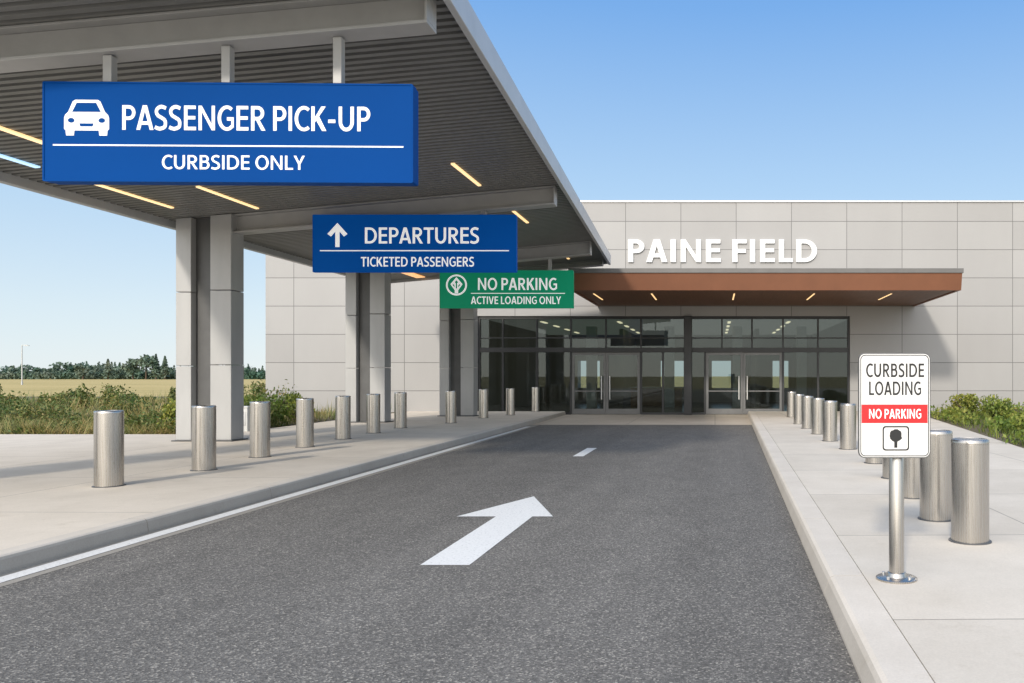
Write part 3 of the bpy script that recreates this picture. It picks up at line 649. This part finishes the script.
for px_, top, kind_, lab in ((146,351,'b','tallest broad tree rising above the distant wood left of the column'), (108,359,'c','pointed tree above the distant wood, left of the tallest one'), (165,356,'c','pointed tree above the distant wood, right beside the tallest one'), (83,364,'b','rounded tree standing above the distant wood, leftmost of the tall ones'), (133,357,'b','rounded tree above the distant wood, touching the left side of the tallest one'), (156,354,'c','slim pointed tree between the tallest tree and the pointed one right of it')):
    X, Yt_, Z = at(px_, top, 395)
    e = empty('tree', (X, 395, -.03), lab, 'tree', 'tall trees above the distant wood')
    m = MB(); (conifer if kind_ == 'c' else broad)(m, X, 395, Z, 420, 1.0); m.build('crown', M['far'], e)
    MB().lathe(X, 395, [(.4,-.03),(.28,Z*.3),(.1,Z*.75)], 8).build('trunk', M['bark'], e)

# ------------------------------------------------------------------ light, sky, camera
el = math.radians(25); az = Vector((.25, .968)).normalized()
dirv = Vector((az.x*math.cos(el), az.y*math.cos(el), -math.sin(el)))
sl = bpy.data.lights.new('sun', 'SUN'); sl.energy = 2.6; sl.angle = math.radians(4); sl.color = (1, .925, .815)
so = bpy.data.objects.new('sun', sl); C.objects.link(so); so.rotation_euler = dirv.to_track_quat('-Z', 'Y').to_euler(); so.location = (-20, -40, 40)
wd_ = bpy.data.worlds.new('World'); sc.world = wd_; wd_.use_nodes = True; nt = wd_.node_tree
sky = nt.nodes.new('ShaderNodeTexSky'); sky.sky_type = 'NISHITA'; sky.sun_disc = False; sky.sun_elevation = el
sky.sun_rotation = math.atan2(-az.x, -az.y); sky.air_density = 1.0; sky.dust_density = .2; sky.ozone_density = 2.0
tc = nt.nodes.new('ShaderNodeTexCoord'); sp = nt.nodes.new('ShaderNodeSeparateXYZ'); nt.links.new(tc.outputs['Generated'], sp.inputs[0])
K = 1/.12
def vs_(v, k):
    n = nt.nodes.new('ShaderNodeVectorMath'); n.operation = 'SCALE'; nt.links.new(v, n.inputs[0]); n.inputs['Scale'].default_value = k; return n.outputs[0]
haze = ramp(nt, sp.outputs[2], [(0, (.80,.89,.95)), (.07, (.72,.85,.95)), (.2, (.49,.71,.95)), (.42, (.20,.45,.89)), (.9, (.20,.38,.72))])
# added fill light: bright whitish glow in the half of the sky around the sun
dp = nt.nodes.new('ShaderNodeVectorMath'); dp.operation = 'DOT_PRODUCT'; nt.links.new(tc.outputs['Generated'], dp.inputs[0]); dp.inputs[1].default_value = tuple(-dirv)
glow = ramp(nt, dp.outputs['Value'], [(.10, (0,0,0)), (.6, (.42,.37,.30)), (1, (1,.90,.75))])
ad = nt.nodes.new('ShaderNodeVectorMath'); ad.operation = 'ADD'; nt.links.new(vs_(haze, K), ad.inputs[0]); nt.links.new(vs_(glow, K*2.45), ad.inputs[1])
mxs = mixc(nt, .85, sky.outputs[0], ad.outputs[0])
bg = nt.nodes['Background']; bg.inputs[1].default_value = .12; nt.links.new(mxs, bg.inputs[0])
sc.view_settings.view_transform = 'Standard'; sc.view_settings.look = 'None'; sc.view_settings.exposure = 0
cd = bpy.data.cameras.new('camera'); cd.sensor_width = 36; cd.lens = F/1024*36; cd.shift_x = -(PX-512)/1024; cd.shift_y = (PY-341.5)/1024
cd.clip_start = .1; cd.clip_end = 6000
co_ = bpy.data.objects.new('camera', cd); C.objects.link(co_); co_.location = (0, 0, EYE); co_.rotation_euler = (math.radians(90), 0, 0); sc.camera = co_
